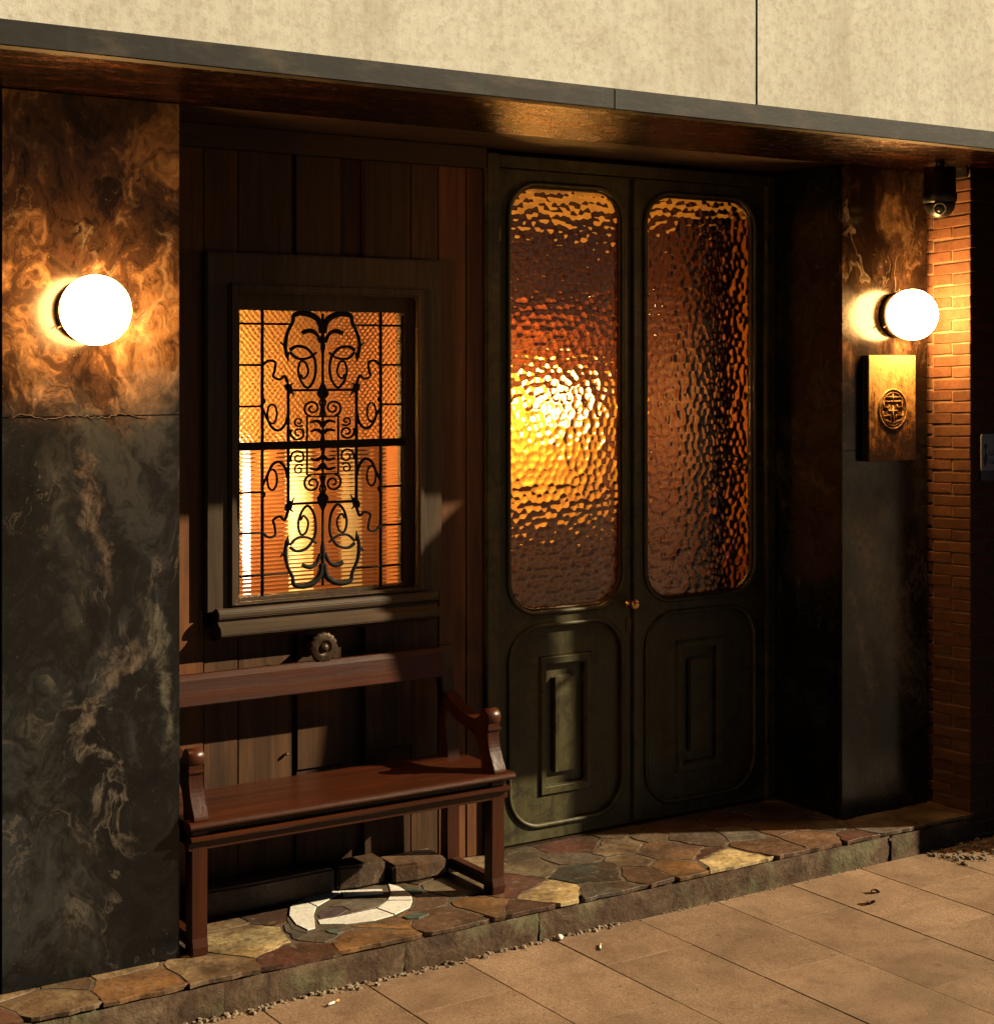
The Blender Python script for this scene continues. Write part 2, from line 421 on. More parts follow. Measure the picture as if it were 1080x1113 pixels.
MT = dict(
    concrete=make_concrete(), copper=make_soffit(), fascia=make_fascia(), door=make_door_paint(),
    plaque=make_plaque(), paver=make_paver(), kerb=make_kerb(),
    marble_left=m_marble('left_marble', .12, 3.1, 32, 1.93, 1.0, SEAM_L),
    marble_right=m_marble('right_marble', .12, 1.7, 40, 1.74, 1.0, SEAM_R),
    marble_side=m_marble('dark_marble', .15, 5.7, 50, None, .8),
    wood=m_wood('old_plank', (.018, .008, .0035), (.16, .072, .028), 'z', .6, vary=.75),
    wood_red=m_wood('red_brown_plank', (.06, .021, .008), (.27, .105, .038), 'z', .5, vary=.4),
    wood_frame_v=m_wood('window_frame_wood', (.028, .017, .010), (.12, .075, .042), 'z', .5, vary=.15),
    wood_frame_h=m_wood('window_frame_wood_level', (.028, .017, .010), (.12, .075, .042), 'x', .5, vary=.15),
    beam=m_wood('dark_beam', (.016, .008, .005), (.06, .03, .016), 'x', .6, vary=.2),
    bench_x=m_wood('mahogany_level', (.024, .0050, .0018), (.088, .023, .0065), 'x', .36, .10, vary=.15, spec=.3),
    bench_z=m_wood('mahogany_upright', (.024, .0050, .0018), (.088, .023, .0065), 'z', .36, .10, vary=.15, spec=.3),
    iron=m_plain('black_iron', (.006, .0055, .005), .75, 0, .3, 40, .15, .2),
    brass=m_plain('worn_brass', (.45, .28, .11), .3, .9, .3, 30),
    bronze=m_plain('dark_bronze', (.06, .04, .025), .5, .7, .4, 60),
    black=m_plain('black_plastic', (.012, .012, .013), .35, 0, .2, 20),
    lens=m_plain('lens_ring', (.35, .33, .30), .25, .8, .1, 20),
    mortar=m_stone('mortar', (.055, .040, .026), (.15, .108, .070), .9, 0, 14, .5, .2, 0),
    joint=m_stone('brick_mortar', (.20, .135, .085), (.32, .22, .145), .9, 0, 30, .5, .2, 0),
    brick=m_stone('red_brick', (.085, .037, .020), (.17, .075, .039), .8, 6, 16, .5, .25, .45),
    gap=m_plain('dark_gap', (.012, .009, .007), .9, 0, .2, 20, .1, .1),
    white_marble=m_stone('white_marble', (.74, .68, .58), (.86, .82, .74), .45, 4, 12, .15, .4, .1),
    jade=m_stone('jade_stone', (.035, .05, .042), (.10, .12, .095), .4, 4, 12, .3, .4, .2),
    plum=m_stone('plum_stone', (.055, .035, .035), (.13, .09, .085), .5, 4, 14, .3, .4, .2),
    plaster=m_plain('ochre_plaster', (.66, .36, .085), .8, 0, .2, 5, .2, .2),
    gold=m_plain('gold_plaster', (.84, .52, .17), .8, 0, .15, 6, .2, .2),
    rose=m_wood('rose_panelling', (.40, .135, .055), (.56, .22, .095), 'z', .5, vary=.1),
    umber=m_plain('umber_paint', (.075, .022, .006), .5, 0, .3, 7, .2, .3),
    sienna=m_plain('sienna_plaster', (.50, .165, .030), .8, 0, .2, 5, .2, .2),
    yellow=m_plain('yellow_plaster', (.80, .50, .14), .8, 0, .12, 5, .2, .2),
    wainscot=m_wood('red_wainscot', (.20, .048, .010), (.36, .10, .022), 'z', .45, vary=.2),
    globe=m_emit('globe_glass_lit', (1.0, .50, .145), GLOBE_L),
    hammered=m_glass('hammered_glass', (1.0, .90, .72)),
    ribbed=m_glass('ribbed_glass', (1.0, .90, .74)),
    plate=m_plain('white_plate', (.62, .58, .58), .4, 0, .05, 9, .05),
    blue=m_plain('navy_paint', (.02, .028, .10), .4, 0, .1, 9, .05),
    ink=m_plain('dark_ink', (.03, .03, .08), .5, 0, .1, 9, .05),
    pebble=m_stone('pebble', (.12, .09, .065), (.34, .26, .18), .7, 3, 20, .3, .3, .6),
    paper=m_plain('cigarette_paper', (.78, .74, .66), .7, 0, .06, 50, .1),
    filter=m_plain('cigarette_filter', (.55, .28, .10), .7, 0, .15, 80, .1),
    leaf=m_plain('dry_leaf', (.14, .06, .022), .6, 0, .3, 60, .3),
    asphalt=m_stone('street_ground', (.24, .15, .09), (.30, .19, .115), .85, 0, 5, .3, .2, 0),
)

# ------------------------------------------------------------------ the setting: ground and pavement
g = MB(); g.add([(-300, -300, PAVE - .02), (300, -300, PAVE - .02), (300, 300, PAVE - .02), (-300, 300, PAVE - .02)], [(0, 1, 2, 3)])
tag(g.build('ground', MT['asphalt']), kind='structure')

YS = 5.035                                   # front of the stone step
YW = 5.72                                    # wood wall and doors
YP = 5.28                                    # front of the pillars
pav = thing('pavement', None, None, (3.5, 4, PAVE), kind='structure')
PX, PY = .3945, .77
g = MB(); g.box(.4, 8.3, 1.2, 5.2, PAVE - .045, PAVE - .009); g.build('joint_bed', MT['mortar'], pav)
for i in range(-6, 12):
    x0 = 3.15 + PX * i
    if x0 < .9 or x0 > 6.6: continue
    off = 4.32 if i % 2 == 0 else 4.695
    for j in range(-3, 2):
        y0 = off + PY * j; y1 = y0 + PY
        if y1 < 2.6 or y0 > 5.0: continue
        y1 = min(y1, YS - .012)
        if y1 - y0 < .05: continue
        m = MB(); e = .0014; dz = random.uniform(-.0015, .0015)
        m.box(x0 + e, x0 + PX - e, y0 + e, y1 - e, PAVE - .04, PAVE + dz)
        m.build('paver', MT['paver'], pav, .0016, 1)

# ------------------------------------------------------------------ the stone step
step = thing('stone_step', 'low step of irregular coloured flagstones running along the whole shopfront', 'step', (3.6, 5.3, PAVE))
X0, X1 = .95, 5.842
m = MB(); m.box(X0, X1, YS + .05, 5.80, PAVE - .02, -.0022); m.build('mortar_bed', MT['mortar'], step)
x = X0
while x < X1 - .05:                                         # kerb stones with uneven faces
    L = random.uniform(.55, 1.05); xe = min(x + L, X1)
    if X1 - xe < .3: xe = X1
    nx, nz = 14, 5; vs = []; fs = []
    yo = random.uniform(-.004, .002) - .006
    for i in range(nx + 1):
        for k in range(nz + 1):
            px = lerp(x + .0012, xe - .0012, i / nx); pz = lerp(PAVE - .015, -.016, k / nz)
            edge = .003 if k == nz or i in (0, nx) else 0
            vs.append((px, YS + yo + edge + random.uniform(-.0035, .0035), pz))
    for i in range(nx):
        for k in range(nz):
            a = i * (nz + 1) + k; fs.append((a, a + 1, a + nz + 2, a + nz + 1))
    m = MB(); m.add(vs, fs, True)
    m.box(x + .003, xe - .003, YS + .015, YS + .09, PAVE - .015, -.018)
    m.build('kerb_stone', MT['kerb'], step); x = xe

def clip_poly(poly, px, py, nx, ny):
    out = []
    for i in range(len(poly)):
        a, b = poly[i], poly[(i + 1) % len(poly)]
        da = (a[0] - px) * nx + (a[1] - py) * ny; db = (b[0] - px) * nx + (b[1] - py) * ny
        if da <= 0: out.append(a)
        if da * db < 0:
            t = da / (da - db); out.append((lerp(a[0], b[0], t), lerp(a[1], b[1], t)))
    return out
STONES = {
    'yellow': ((.34, .23, .09), (.66, .50, .25)), 'amber': ((.13, .060, .020), (.25, .125, .045)),
    'red': ((.065, .020, .013), (.135, .046, .030)), 'brown': ((.085, .043, .023), (.165, .088, .048)),
    'olive': ((.085, .062, .034), (.175, .13, .072)), 'grey': ((.07, .058, .044), (.155, .13, .10)),
    'green': ((.02, .027, .023), (.06, .068, .054)), 'tan': ((.16, .105, .055), (.30, .21, .115)),
}
SM = {k: m_flag('flagstone_' + k, a, b) for k, (a, b) in STONES.items()}
hints = [((268, 1020), 'yellow'), ((240, 1005), 'tan'), ((325, 1035), 'red'), ((410, 1020), 'amber'), ((230, 1048), 'tan'),
         ((140, 1068), 'amber'), ((50, 1090), 'tan'), ((480, 1000), 'brown'), ((520, 985), 'amber'), ((600, 970), 'yellow'), ((640, 950), 'green'),
         ((575, 945), 'olive'), ((500, 960), 'olive'), ((690, 935), 'olive'), ((735, 940), 'amber'), ((775, 930), 'red'), ((830, 920), 'brown'),
         ((690, 950), 'brown'), ((800, 935), 'yellow'), ((880, 910), 'brown'), ((960, 895), 'grey'), ((760, 910), 'grey'), ((620, 935), 'grey')]
hints = [(at_z(u, v, 0), c) for (u, v), c in hints]
sites = []
tries = 0
for h, c in hints: sites.append((h.x, h.y, c))
while tries < 4000:
    tries += 1
    p = (random.uniform(X0, X1), random.uniform(YS, 5.76))
    if min((p[0] - q[0]) ** 2 + (p[1] - q[1]) ** 2 for q in sites) > .175 ** 2:
        sites.append((p[0], p[1], random.choice(['brown', 'olive', 'amber', 'grey', 'red', 'tan'])))
wts = [random.uniform(-.008, .008) + (.008 if q[2] == 'yellow' else 0) for q in sites]
for i, (sx, sy, c) in enumerate(sites):
    poly = [(X0, YS + .002), (X1, YS + .002), (X1, 5.76), (X0, 5.76)]
    for j, (qx, qy, _) in enumerate(sites):
        if j == i or (qx - sx) ** 2 + (qy - sy) ** 2 > .8: continue
        dx, dy = qx - sx, qy - sy; L = math.hypot(dx, dy)
        gap = random.choice([.002, .003, .005, .008, .012]) - (wts[i] - wts[j]) / (2 * L)
        poly = clip_poly(poly, (sx + qx) / 2 - dx / L * gap, (sy + qy) / 2 - dy / L * gap, dx / L, dy / L)
        if len(poly) < 3: break
    if len(poly) < 3: continue
    pts = []
    for k in range(len(poly)):                                # ragged edges
        a, b = poly[k], poly[(k + 1) % len(poly)]
        L = math.hypot(b[0] - a[0], b[1] - a[1]); n = max(1, int(L / .035))
        for q in range(n):
            t = q / n; s = .006 if q else 0.013
            pts.append((lerp(a[0], b[0], t) + random.uniform(-s, s), lerp(a[1], b[1], t) + random.uniform(-s, s)))
    area = .5 * sum(pts[k][0] * pts[(k + 1) % len(pts)][1] - pts[(k + 1) % len(pts)][0] * pts[k][1] for k in range(len(pts)))
    if abs(area) < .0012: continue
    m = MB(); m.prism([pts], -.0155, random.uniform(-.0008, .0015), 'z')
    m.build('flagstone', SM[c], step, .0010, 1)

def floor_piece(name, zp, mat, z1, dz=.0):
    pts = [at_z(300 + a / 6, 930 + b / 6, 0) for a, b in zp]
    m = MB(); m.prism([[(p.x, p.y) for p in pts]], -.004, z1, 'z'); return m.build(name, mat, step, .0012, 1)
floor_piece('mosaic_bed', [(70, 420), (100, 320), (340, 195), (600, 165), (830, 180), (905, 250), (900, 330), (800, 400), (600, 450), (300, 480), (200, 510), (100, 480)], MT['mortar'], .0022)
floor_piece('mosaic_stone', [(85, 400), (92, 345), (165, 300), (262, 342), (245, 395), (255, 482), (205, 495), (130, 460)], MT['white_marble'], .006)
floor_piece('mosaic_stone', [(170, 297), (365, 213), (430, 240), (345, 295), (268, 338)], MT['white_marble'], .0055)
floor_piece('mosaic_stone', [(440, 275), (420, 240), (600, 230), (690, 228), (697, 258), (560, 268)], MT['white_marble'], .006)
floor_piece('mosaic_stone', [(730, 193), (800, 210), (860, 245), (882, 268), (888, 298), (728, 300), (745, 262), (742, 228)], MT['white_marble'], .0058)
floor_piece('mosaic_stone', [(724, 305), (888, 303), (872, 345), (775, 393), (660, 352)], MT['white_marble'], .006)
floor_piece('mosaic_stone', [(272, 430), (400, 410), (560, 375), (654, 355), (768, 396), (640, 432), (450, 455), (285, 457)], MT['white_marble'], .0056)
floor_piece('mosaic_stone', [(300, 360), (345, 342), (440, 345), (470, 362), (395, 405), (290, 418), (268, 395)], MT['plum'], .0045)
floor_piece('mosaic_stone', [(350, 338), (500, 300), (715, 296), (690, 325), (640, 348), (500, 383), (405, 403), (478, 362), (440, 340)], SM['grey'], .0045)
floor_piece('mosaic_stone', [(815, 213), (900, 215), (960, 228), (950, 246), (880, 250)], MT['jade'], .0045)
floor_piece('mosaic_stone', [(320, 495), (380, 485), (440, 500), (400, 520), (350, 512)], MT['jade'], .0045)
floor_piece('mosaic_stone', [(820, 405), (900, 378), (1000, 388), (930, 415), (860, 420)], MT['jade'], .0045)

# ------------------------------------------------------------------ concrete canopy
ZS = 2.88; YC = 4.56
can = thing('concrete_canopy', 'pale concrete canopy with dark metal edge strip spanning above the shopfront', 'canopy', (3.5, 4.6, ZS))
xj = at_y(822, 50, YC + .02).x; xk = at_y(500, 40, YC + .02).x
for a, b in ((.5, xj - .004), (xj + .004, 8.2)):
    m = MB(); m.box(a, b, YC + .02, YC + .10, ZS + .071, ZS + 1.15); m.build('concrete_panel', MT['concrete'], can, .0012, 1)
m = MB(); m.box(.5, 8.2, YC + .07, 5.9, ZS + .09, ZS + 1.15); m.build('core', MT['concrete'], can)
xs = at_y(668, 83, YC).x
for a, b, dy in ((.5, xs - .001, .0), (xs + .001, 8.2, .002)):
    m = MB(); m.box(a, b, YC + dy, YC + .06, ZS - .004, ZS + .068); m.build('metal_strip', MT['fascia'], can, .003)
for a, b in ((.5, 2.6), (2.603, 4.7), (4.703, 8.2)):
    m = MB(); m.box(a, b, YC + .062, 5.298, ZS, ZS + .03); m.build('soffit_sheet', MT['copper'], can, .002)
m = MB(); m.box(2.0, 5.6, 5.30, 5.78, ZS + .006, ZS + .05); m.build('recess_ceiling', MT['beam'], can)

# ------------------------------------------------------------------ marble pillars
XL0, XL1 = at_y(2, 600, YP).x, 2.19
XR0, XR1 = 5.278, 5.815
ZJ = 1.83
def pillar(label, x0, x1, zj, mat):
    p = thing('marble_pillar', label, 'pillar', ((x0 + x1) / 2, 5.5, 0))
    m = MB(); m.box(x0 + .012, x1 - .012, YP + .012, 5.86, 0, ZS); m.build('core', MT['gap'], p)
    for z0, z1 in ((.0, zj - .0012), (zj + .0012, ZS - .002)):
        m = MB(); m.box(x0, x1, YP, YP + .022, z0, z1); m.build('front_slab', MT[mat], p, .0016)
    for sx in (x0, x1 - .02):
        for z0, z1 in ((.0, zj - .0015), (zj + .0015, ZS - .002)):
            m = MB(); m.box(sx + .001, sx + .019, YP + .0225, 5.86, z0, z1); m.build('side_slab', MT['marble_side'], p, .0012)
    return p
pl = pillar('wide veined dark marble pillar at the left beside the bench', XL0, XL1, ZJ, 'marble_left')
m = MB()                                                     # rusty crack along the slab joint
pts = [(lerp(XL0 + .02, XL1 - .12, t), YP - .0005, ZJ + .006 * math.sin(t * 17) + random.uniform(-.006, .006)) for t in np.linspace(0, 1, 40)]
m.tube(pts, [.0010 + .0016 * random.random() for _ in pts], 6); m.build('crack', m_plain('rust', (.022, .009, .005), .8, 0, .4, 40), pl)
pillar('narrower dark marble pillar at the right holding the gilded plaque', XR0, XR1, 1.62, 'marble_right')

# wall beyond the left pillar
m = MB(); m.box(-3.5, XL0 - .012, YP + .02, 5.9, PAVE, ZS); 
tag(m.build('plaster_wall', MT['concrete'], None, .004), 'strip of pale plaster wall at the far left edge beyond the marble pillar', 'wall')

# ------------------------------------------------------------------ brick wall on the right
XB, YB = 5.85, 5.06
bw = thing('brick_wall', 'red brick wall corner to the right of the lamp, lit on its side', 'wall', (6.0, 5.1, PAVE))
m = MB(); m.box(XB + .006, 6.9, YB + .006, 5.9, PAVE, ZS - .002); m.build('mortar_core', MT['joint'], bw)
ph = .0525; bh = .0462
def brick_mesh(lx, ly):
    m = MB(); m.box(0, lx, 0, ly, 0, bh); return m.mesh('brick', .003, 1)
bms = {}
def brick(x0, x1, y0, y1, z):
    key = (round(x1 - x0, 3), round(y1 - y0, 3))
    if key not in bms: bms[key] = brick_mesh(*key); bms[key].materials.append(MT['brick'])
    o = bpy.data.objects.new('brick', bms[key]); COL.objects.link(o)
    o.location = (x0 + random.uniform(-.0015, .0015), y0 + random.uniform(-.0015, .0015), z + random.uniform(-.001, .001))
    o.rotation_euler = (R(-2.6) + random.uniform(-.006, .006), 0, random.uniform(-.004, .004))
    o.parent = bw; o.matrix_parent_inverse = Matrix.Translation(-bw.location)
row = 0; z = PAVE + .016
while z + bh < ZS - .012:
    if row % 2 == 0:
        brick(XB, XB + .10, YB, YB + .215, z); brick(XB, XB + .10, YB + .222, YB + .29, z - .0)
        xs_ = XB + .107
    else:
        brick(XB, XB + .215, YB, YB + .102, z); brick(XB, XB + .10, YB + .109, YB + .29, z)
        xs_ = XB + .222
    while xs_ < 6.5:
        brick(xs_, xs_ + .215, YB, YB + .10, z); xs_ += .222
    z += ph; row += 1
# added brick block, out of view, shades this corner from the street light
nb = MB(); nb.box(6.62, 8.2, 4.42, 5.9, PAVE, ZS - .004)
tag(nb.build('shade_pier', MT['brick'], None, .01), 'added unseen brick pier beyond the brick corner, shading it from the street light', 'pier')

hs = thing('shade_board', 'added unseen timber board past the right edge, shaped to shade the door and bench', 'sign', (6.7, 4.25, 2.1))  # added out of view; outline cut to throw shade across door and bench
m = MB(); m.prism([[(5.70, 2.13), (5.76, 2.55), (5.90, 2.90), (6.35, 3.26), (6.85, 3.26), (6.85, 2.13)]], 4.24, 4.265, 'y'); m.build('board', MT['wood_red'], hs, .004)
for bz in (2.4, 3.0):
    m = MB(); m.tube([(6.75, 4.266, bz), (6.75, 4.425, bz)], .014, 8); m.build('bracket', MT['iron'], hs)

# small notice on the brick front
ns = thing('notice_plate', 'small white notice with blue figure on the dark brick at the right edge', 'sign', (6.05, YB, 1.5))
a = at_y(1066, 472, YB - .012); b = at_y(1066, 512, YB - .012)
sx0, sz1, sz0 = a.x, a.z, b.z; sw = .24
m = MB(); m.prism([rrect(sx0, sx0 + sw, sz0, sz1, .008, 4)], YB - .014, YB - .008, 'y'); m.build('plate', MT['plate'], ns)
m = MB(); m.box(sx0 + .004, sx0 + sw, YB - .012, YB - .006, sz0 - .045, sz0 - .002); m.build('blue_plate', MT['blue'], ns)
m = MB(); y_ = YB - .0155
cx = sx0 + .026; h = sz1 - sz0
m.prism([[(cx + .011 * math.cos(t), sz1 - .33 * h + .011 * math.sin(t)) for t in np.linspace(0, 2 * math.pi, 14)[:-1]]], y_, YB - .0135, 'y')
m.prism([rect(cx - .003, cx + .003, sz1 - .55 * h, sz1 - .38 * h)], y_, YB - .0135, 'y')
m.prism([[(cx - .013, sz1 - .62 * h), (cx + .012, sz1 - .50 * h), (cx + .014, sz1 - .72 * h), (cx + .002, sz1 - .90 * h), (cx - .011, sz1 - .80 * h)]], y_, YB - .0135, 'y')
m.build('figure_mark', MT['ink'], ns)
m = MB()
for r_, z_ in ((0, sz1 - .52 * h), (1, sz1 - .75 * h)):
    xx = sx0 + .052
    while xx < sx0 + sw - .03:
        w_ = random.choice([.007, .009, .011]); hh = .022
        m.prism([rect(xx, xx + .0028, z_ - hh / 2, z_ + hh / 2 + random.choice([0, .004]))], y_, YB - .0135, 'y')
        m.prism([rect(xx + .0031, xx + w_, z_ - hh / 2, z_ - hh / 2 + .003)], y_, YB - .0135, 'y')
        if random.random() < .6: m.prism([rect(xx + w_ + .0003, xx + w_ + .003, z_ - hh / 2, z_ + random.choice([0, .006]))], y_, YB - .0135, 'y')
        xx += w_ + .007
m.build('lettering', MT['ink'], ns)

# ------------------------------------------------------------------ wooden wall
WX0, WX1, WZ0, WZ1 = 2.462, 3.475, .985, 2.415               # outside of the window frame
GX0, GX1, GZ0, GZ1 = 2.615, 3.325, 1.126, 2.205              # glass
HZ = 2.80
ww = thing('plank_wall', 'wall of old upright timber planks around the grilled window', 'wall', (2.95, YW, 0))
m = MB(); ox0, ox1, oz0, oz1 = 2.55, 3.39, 1.06, 2.28
m.prism([rect(2.0, 3.69, 0, 2.88), rect(ox0, ox1, oz0, oz1)], YW + .025, YW + .075, 'y'); m.build('backing_board', MT['gap'], ww)
m = MB(); m.box(2.19, 3.69, YW - .03, YW + .024, HZ, ZS + .004); m.build('header_beam', MT['beam'], ww, .004)
edges = [at_y(u, 230, YW).x for u in (198, 221, 259, 318, 322, 371, 395, 446, 476, 506, 527)]
edges[0] = 2.14; edges[-1] = 3.688
for k in range(len(edges) - 1):
    a, b = edges[k] + .0016, edges[k + 1] - .0016
    dy = random.uniform(-.006, .006)
    if k in (3, 5): dy = .02
    mat = MT['wood_red'] if k in (0, 8, 9) else MT['wood']
    segs = [(0.0, HZ - .002)]
    if b > WX0 + .03 and a < WX1 - .03: segs = [(0.0, WZ0 + .05), (WZ1 - .05, HZ - .002)]
    for z0, z1 in segs:
        if z1 < 1.5 and k in (4, 6):                        # lower boards are pieced
            zc = random.uniform(.45, .6)
            m = MB(); m.box(a, b, YW + dy, YW + .024, z0, zc); m.build('plank', mat, ww, .0025)
            m = MB(); m.box(a, b, YW + dy - .008, YW + .024, zc + .003, z1); m.build('plank', mat, ww, .0025)
        else:
            m = MB(); m.box(a, b, YW + dy, YW + .024, z0, z1); m.build('plank', mat, ww, .0025)
m = MB(); a = at_y(312, 820, YW - .008)
m.lathe((a.x, YW, a.z), [(.006, 0), (.007, -.008), (.004, -.013)], 'y', 10); m.build('tack', MT['brass'], ww)

# ------------------------------------------------------------------ window
win = thing('grilled_window', 'lit window with black wrought iron scroll grille in deep wooden frame', 'window', ((WX0 + WX1) / 2, YW, WZ0))
m = MB(); m.prism([rect(WX0, WX1, WZ0 + .10, WZ1), rect(WX0 + .095, WX1 - .095, WZ0 + .085 + .04, WZ1 - .12)], YW - .034, YW + .022, 'y')
m.build('outer_frame', MT['wood_frame_v'], win, .006)
m = MB(); m.prism([rect(WX0 + .088, WX1 - .088, WZ0 + .118, WZ1 - .112), rect(WX0 + .118, WX1 - .118, WZ0 + .133, WZ1 - .15)], YW - .050, YW - .012, 'y')
m.build('moulding', MT['wood_frame_v'], win, .008, 3)
m = MB(); m.prism([rect(WX0 + .10, WX1 - .10, WZ0 + .10, WZ1 - .13), rect(GX0, GX1, GZ0, GZ1)], YW + .015, YW + .07, 'y')
m.build('sash', MT['wood_frame_v'], win, .004)
prof = [(YW - .03, WZ0 + .118), (YW - .058, WZ0 + .112), (YW - .066, WZ0 + .100), (YW - .066, WZ0 + .082), (YW - .054, WZ0 + .072), (YW - .056, WZ0 + .060), (YW - .070, WZ0 + .052),
        (YW - .082, WZ0 + .044), (YW - .084, WZ0 + .020), (YW - .072, WZ0 + .012), (YW - .050, WZ0 + .004), (YW - .045, WZ0), (YW + .0, WZ0 - .006), (YW + .0, WZ0 + .118)]
m = MB(); m.prism([prof], WX0 + .035, WX1 - .035, 'x'); m.build('sill', MT['wood_frame_h'], win, .003)
ZM = 1.692; YG = YW + .045
m = MB(); m.box(GX0 - .004, GX1 + .004, YW + .012, YW + .036, ZM - .015, ZM + .015); m.build('meeting_bar', MT['iron'], win, .003)
# panes: upper with fine diamond relief, lower with level ribs
def relief_pane(name, x0, x1, z0, z1, y, nx, nz, hfun, mat, thick=.006):
    X = np.linspace(x0, x1, nx + 1); Z = np.linspace(z0, z1, nz + 1)
    xx, zz = np.meshgrid(X, Z, indexing='ij'); h = hfun(xx, zz)
    v = np.stack([xx, y - h, zz], -1).reshape(-1, 3)
    i, k = np.meshgrid(np.arange(nx), np.arange(nz), indexing='ij'); a = (i * (nz + 1) + k).ravel()
    f = np.stack([a, a + nz + 1, a + nz + 2, a + 1], -1)
    n = len(v)
    v = np.concatenate([v, [(x0, y + thick, z0), (x1, y + thick, z0), (x1, y + thick, z1), (x0, y + thick, z1)]])
    faces = f.tolist() + [[n + 3, n + 2, n + 1, n]]
    me = bpy.data.meshes.new(name); me.from_pydata(v.tolist(), [], faces)
    me.polygons.foreach_set('use_smooth', [True] * len(f) + [False]); me.update()
    me.materials.append(mat); return me
def diamonds(x, z):
    p = 2 * math.pi / .0235
    return .0036 * np.cos(p * x + .5 * np.sin(z * 90)) * np.cos(p * z * .92 + .5 * np.sin(x * 80))
def ribs(x, z):
    return .0042 * np.abs(np.sin(math.pi * z / .0155)) ** .8 * (1 + .04 * np.sin(x * 31))
link(relief_pane('upper_pane', GX0 - .01, GX1 + .01, ZM, GZ1 + .01, YG, 300, 215, diamonds, MT['ribbed']), 'upper_pane', None, win)
link(relief_pane('lower_pane', GX0 - .01, GX1 + .01, GZ0 - .01, ZM, YG, 4, 36 * 10, ribs, MT['ribbed']), 'lower_pane', None, win)

# wrought iron grille; drawn in picture units of a zoomed view: p from the centre, q up from the meeting bar
gr = bpy.data.objects.new('grille', None); COL.objects.link(gr)
gr.parent = win; gr.matrix_parent_inverse = Matrix.Translation(-win.location)
GCX = (GX0 + GX1) / 2
KX = (GX1 - GX0) / 570.0; KZU = (GZ1 - ZM) / 478.0; KZD = (ZM - GZ0) / 520.0
YI = YW + .026
def gp(p, q): return (GCX + p * KX, YI, ZM + (q * KZU if q >= 0 else q * KZD))
def gbuild(name, m):
    o = m.build(name, MT['iron'], None)
    o.parent = gr
    return o
def gtube(pts, r, smooth=True, closed=False, n=6):
    """one stroke, repeated left/right and above/below the meeting bar"""
    for sx in (1, -1):
        for sz in (1, -1):
            P = catmull([(a, b) for a, b in pts], n, closed) if smooth else pts
            rr = r if not isinstance(r, (list, tuple)) else np.interp(np.linspace(0, 1, len(P)), np.linspace(0, 1, len(r)), r).tolist()
            k = 1.0 if sz > 0 else 520 / 478 * 1.0
            rr = [q * 1.38 for q in rr] if isinstance(rr, list) else rr * 1.38
            yield MB().tube([gp(sx * a, sz * b * (1.06 if sz < 0 else 1)) for a, b in P], rr, 6, closed)
def stroke(name, pts, r, **kw):
    for m in gtube(pts, r, **kw): gbuild(name, m)
def ell(cx, cy, rx, ry, n=14): return [(cx + rx * math.cos(t), cy + ry * math.sin(t)) for t in np.linspace(0, 2 * math.pi, n + 1)[:-1]]
def spiral(cx, cy, r, a0, turns, n=18):
    return [(cx + r * (1 - .8 * t) * math.cos(a0 + turns * 2 * math.pi * t), cy + r * (1 - .8 * t) * math.sin(a0 + turns * 2 * math.pi * t)) for t in np.linspace(0, 1, n)]
for sx in (-1, 1):                                          # long side bars and short rungs
    m = MB().tube([(GCX + sx * 205 * KX, YI, GZ0), (GCX + sx * 205 * KX, YI, GZ1)], .0066, 6); gbuild('side_bar', m)
    for q in (430, 285, 140, -160, -300, -448):
        x_in = 205 if abs(q) < 425 else 112
        gbuild('rung', MB().tube([gp(sx * x_in, q), (GCX + sx * 286 * KX, YI, gp(0, q)[2])], .0048, 6))
    m = MB().tube([gp(sx * 285, 468), gp(sx * 285, -510)], .006, 6); gbuild('edge_bar', m)
gbuild('stem', MB().tube([gp(0, -500), gp(0, -470), gp(0, 440), gp(0, 470)], .0055, 6))
stroke('panel_bar', [(118, 0), (118, 195)], .0048, smooth=False)
stroke('panel_bar', [(0, 195), (118, 195)], .004, smooth=False)
stroke('box_bar', [(54, 0), (54, 100), (0, 100)], .0034, smooth=False)
stroke('cross_stroke', [(2, 40), (14, 50), (26, 52), (42, 47)], [.006, .005, .0032])
stroke('cross_stroke', [(2, 66), (12, 80), (26, 84), (44, 78)], [.006, .005, .0032])
stroke('scroll', spiral(36, 130, 30, -1.4, 1.5), [.0036, .0028])
stroke('scroll', [(10, 104), (4, 130), (10, 150), (0, 176)], .003)
stroke('scroll', spiral(84, 42, 27, .5, -1.45), [.0034, .0026])
stroke('scroll', spiral(82, 82, 18, -2.4, 1.3), [.003, .0024])
stroke('finial', [(0, 165), (12, 180), (9, 195), (0, 226)], [.006, .007, .006, .002])
stroke('corner_knot', [(108, 186), (118, 204), (128, 214)], [.006, .0115, .005])
stroke('corner_spur', [(112, 200), (96, 172)], [.005, .0015], smooth=False)
stroke('corner_spur', [(122, 204), (100, 222)], [.005, .0015], smooth=False)
stroke('side_loop', [(206, 176), (196, 158), (206, 140), (190, 100), (172, 64), (148, 54), (128, 76), (120, 110)], [.002, .0036, .0044, .004])
stroke('side_loop', ell(172, 112, 16, 34), .0032, closed=True)
stroke('wave', [(204, 284), (184, 300), (162, 294), (164, 264), (168, 244), (146, 234), (130, 246), (118, 214)], [.0042, .0038, .0038, .0045])
stroke('loop', [(112, 338), (88, 352), (52, 342), (26, 300), (28, 240), (50, 204), (72, 222), (84, 262), (76, 296), (58, 292), (50, 258), (66, 236), (76, 252)], [.005, .004, .0036, .003])
stroke('ring', [(112, 330), (86, 308), (50, 310), (22, 330)], [.0045, .0035])
stroke('wing', [(4, 400), (12, 440), (36, 462), (70, 470), (98, 462), (104, 436), (122, 396), (128, 352), (122, 312)], [.008, .0085, .009, .008, .0055, .005, .006, .0045])
